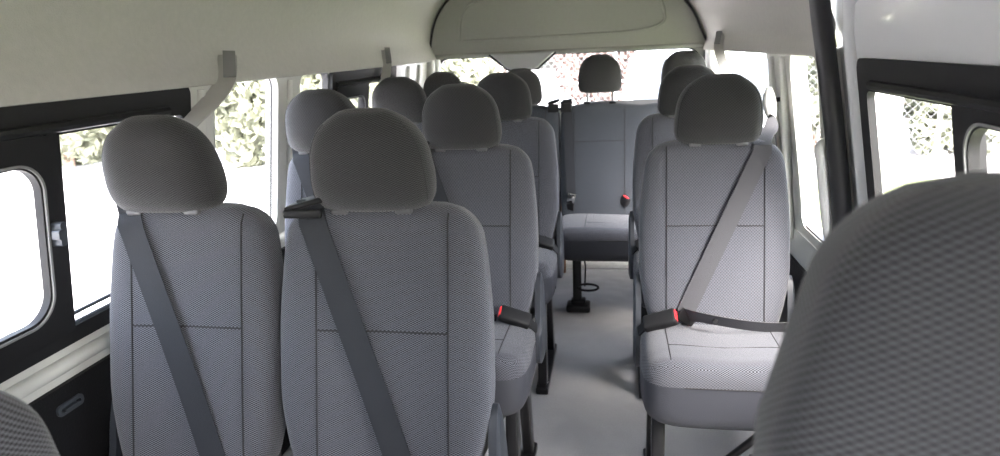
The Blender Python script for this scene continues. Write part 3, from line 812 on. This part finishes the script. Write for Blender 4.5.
for x in (-7.5, -3.8, -.2, 3.4, 7):
    shrub('bare_tree', (x, 17+.4*math.sin(x), GZ), (1.75, 1.2, 3.4), 5200, LEAFP if x > -5 else LEAF, 'thin leaved tree behind the wire fence past the rear window', 'tree', 'trees behind the rear fence', ls=.10)
for x, y in ((3.4, 12.3), (5.6, 12.3), (7.8, 12.3), (10.0, 12.3)):
    shrub('garden_shrub', (x, y, GZ), (1.15, .9, 2.4), 6000, LEAF, 'green leafy shrub beyond the right side windows', 'shrub', 'green shrubs beyond the right windows', ls=.12)
# chain-link fence behind the van
def fence(p0, p1, h, label, sp=.13):
    p0 = Vector(p0); p1 = Vector(p1); L = (p1-p0).length; d = (p1-p0).normalized()
    root = empty('wire_fence', p0, label, 'fence')
    nn = int(L/2.4)+1
    for i in range(nn+1):
        q = d*(L*i/nn); MB().tube([q, q+Vector((0, 0, h+.05))], .03, 8).build('post', GALV, root)
    for z in (h, h*.62): MB().tube([Vector((0, 0, z)), d*L+Vector((0, 0, z))], .02, 8).build('rail', CARW, root)
    m = MB(); n_ = int((L+h)/sp)
    for i in range(n_):
        s = -h+i*sp
        for dirn in (1, -1):
            # diagonal from (s,0) to (s+h,h)
            a0, a1 = s, s+h; z0, z1 = (0, h) if dirn == 1 else (h, 0)
            if a0 < 0: z0 += (-a0)*dirn; a0 = 0
            if a1 > L: z1 -= (a1-L)*dirn; a1 = L
            if a1 <= a0: continue
            m.tube([d*a0+Vector((0, 0, z0)), d*a1+Vector((0, 0, z1))], .0022, 3)
    m.build('wire_mesh', GALV, root); return root
fence((-9, 13.5, GZ), (9, 13.5, GZ), 2.05, 'wire mesh fence with pale rails seen through the rear window')
fence((2.6, 10.9, GZ), (9.0, 10.9, GZ), 1.7, 'wire mesh fence on the grass beyond the sliding door window')

# parked white van outside the right windows
def car(loc, rz, label, L=4.6, W=1.8, Hh=1.9):
    root = empty('parked_van', loc, label, 'van', rz=rz)
    side = [(-L/2, .35), (-L/2, .95), (-L/2+.25, 1.05), (-L/2+.95, 1.15), (-L/2+1.6, Hh-.05), (-L/2+2.0, Hh), (L/2-.25, Hh), (L/2, Hh-.25), (L/2, .35)]
    n = len(side); vs = [(a, -W/2, b) for a, b in side]+[(a, W/2, b) for a, b in side]
    o = MB().add(vs, [tuple(range(n)), tuple(range(2*n-1, n-1, -1))]+[(k, (k+1) % n, n+(k+1) % n, n+k) for k in range(n)]).build('body', CARW, root); bevobj(o, .09)
    for sg in (-1, 1):
        for a, b in ((-.55, .35), (.45, 1.25), (1.35, 2.0)):
            m = MB(); m.slab(lambda y, z, t: (y, sg*(W/2-.01+t), z), (a, b, 1.15, Hh-.22, .06), -.004, .014); m.build('side_window', CARG, root)
    m = MB(); m.slab(lambda y, z, t: (-L/2+1.0+(z-1.15)*.75-t*.7-.02, y, z+t*.6), (-W/2+.15, W/2-.15, 1.2, Hh-.12, .06), -.0, .03); m.build('windscreen', CARG, root)
    for a in (-L/2+.85, L/2-.9):
        for sg in (-1, 1):
            m = MB(); m.tube([(a, sg*(W/2-.20), .33), (a, sg*(W/2+.01), .33)], .33, 28); wl_ = m.build('wheel', RUB, root)
            m = MB(); m.tube([(a, sg*(W/2+.0), .33), (a, sg*(W/2+.02), .33)], .19, 20); m.build('hubcap', LGRY, wl_)
    return root
car((1.15, 8.9, GZ), math.radians(80), 'white van parked outside, seen past the right rear windows')
# white water tank beyond the door window
tk = empty('water_tank', (2.62, 7.6, GZ), 'white upright tank standing on the grass beyond the sliding door window', 'tank')
m = MB(); m.tube([(0, 0, .75), (0, 0, .80), (0, 0, 1.6), (0, 0, 1.66)], [.27, .30, .30, .24], 28); m.build('tank_body', CARW, tk)
m = MB(); m.tube([(0, 0, 1.66), (0, 0, 1.72)], .14, 16); m.build('tank_lid', GALV, tk)
for k in range(3):
    a = 2*PI*k/3+.4; MB().tube([(.27*math.cos(a), .27*math.sin(a), 0), (.22*math.cos(a), .22*math.sin(a), .8)], .025, 8).build('leg', GALV, tk)
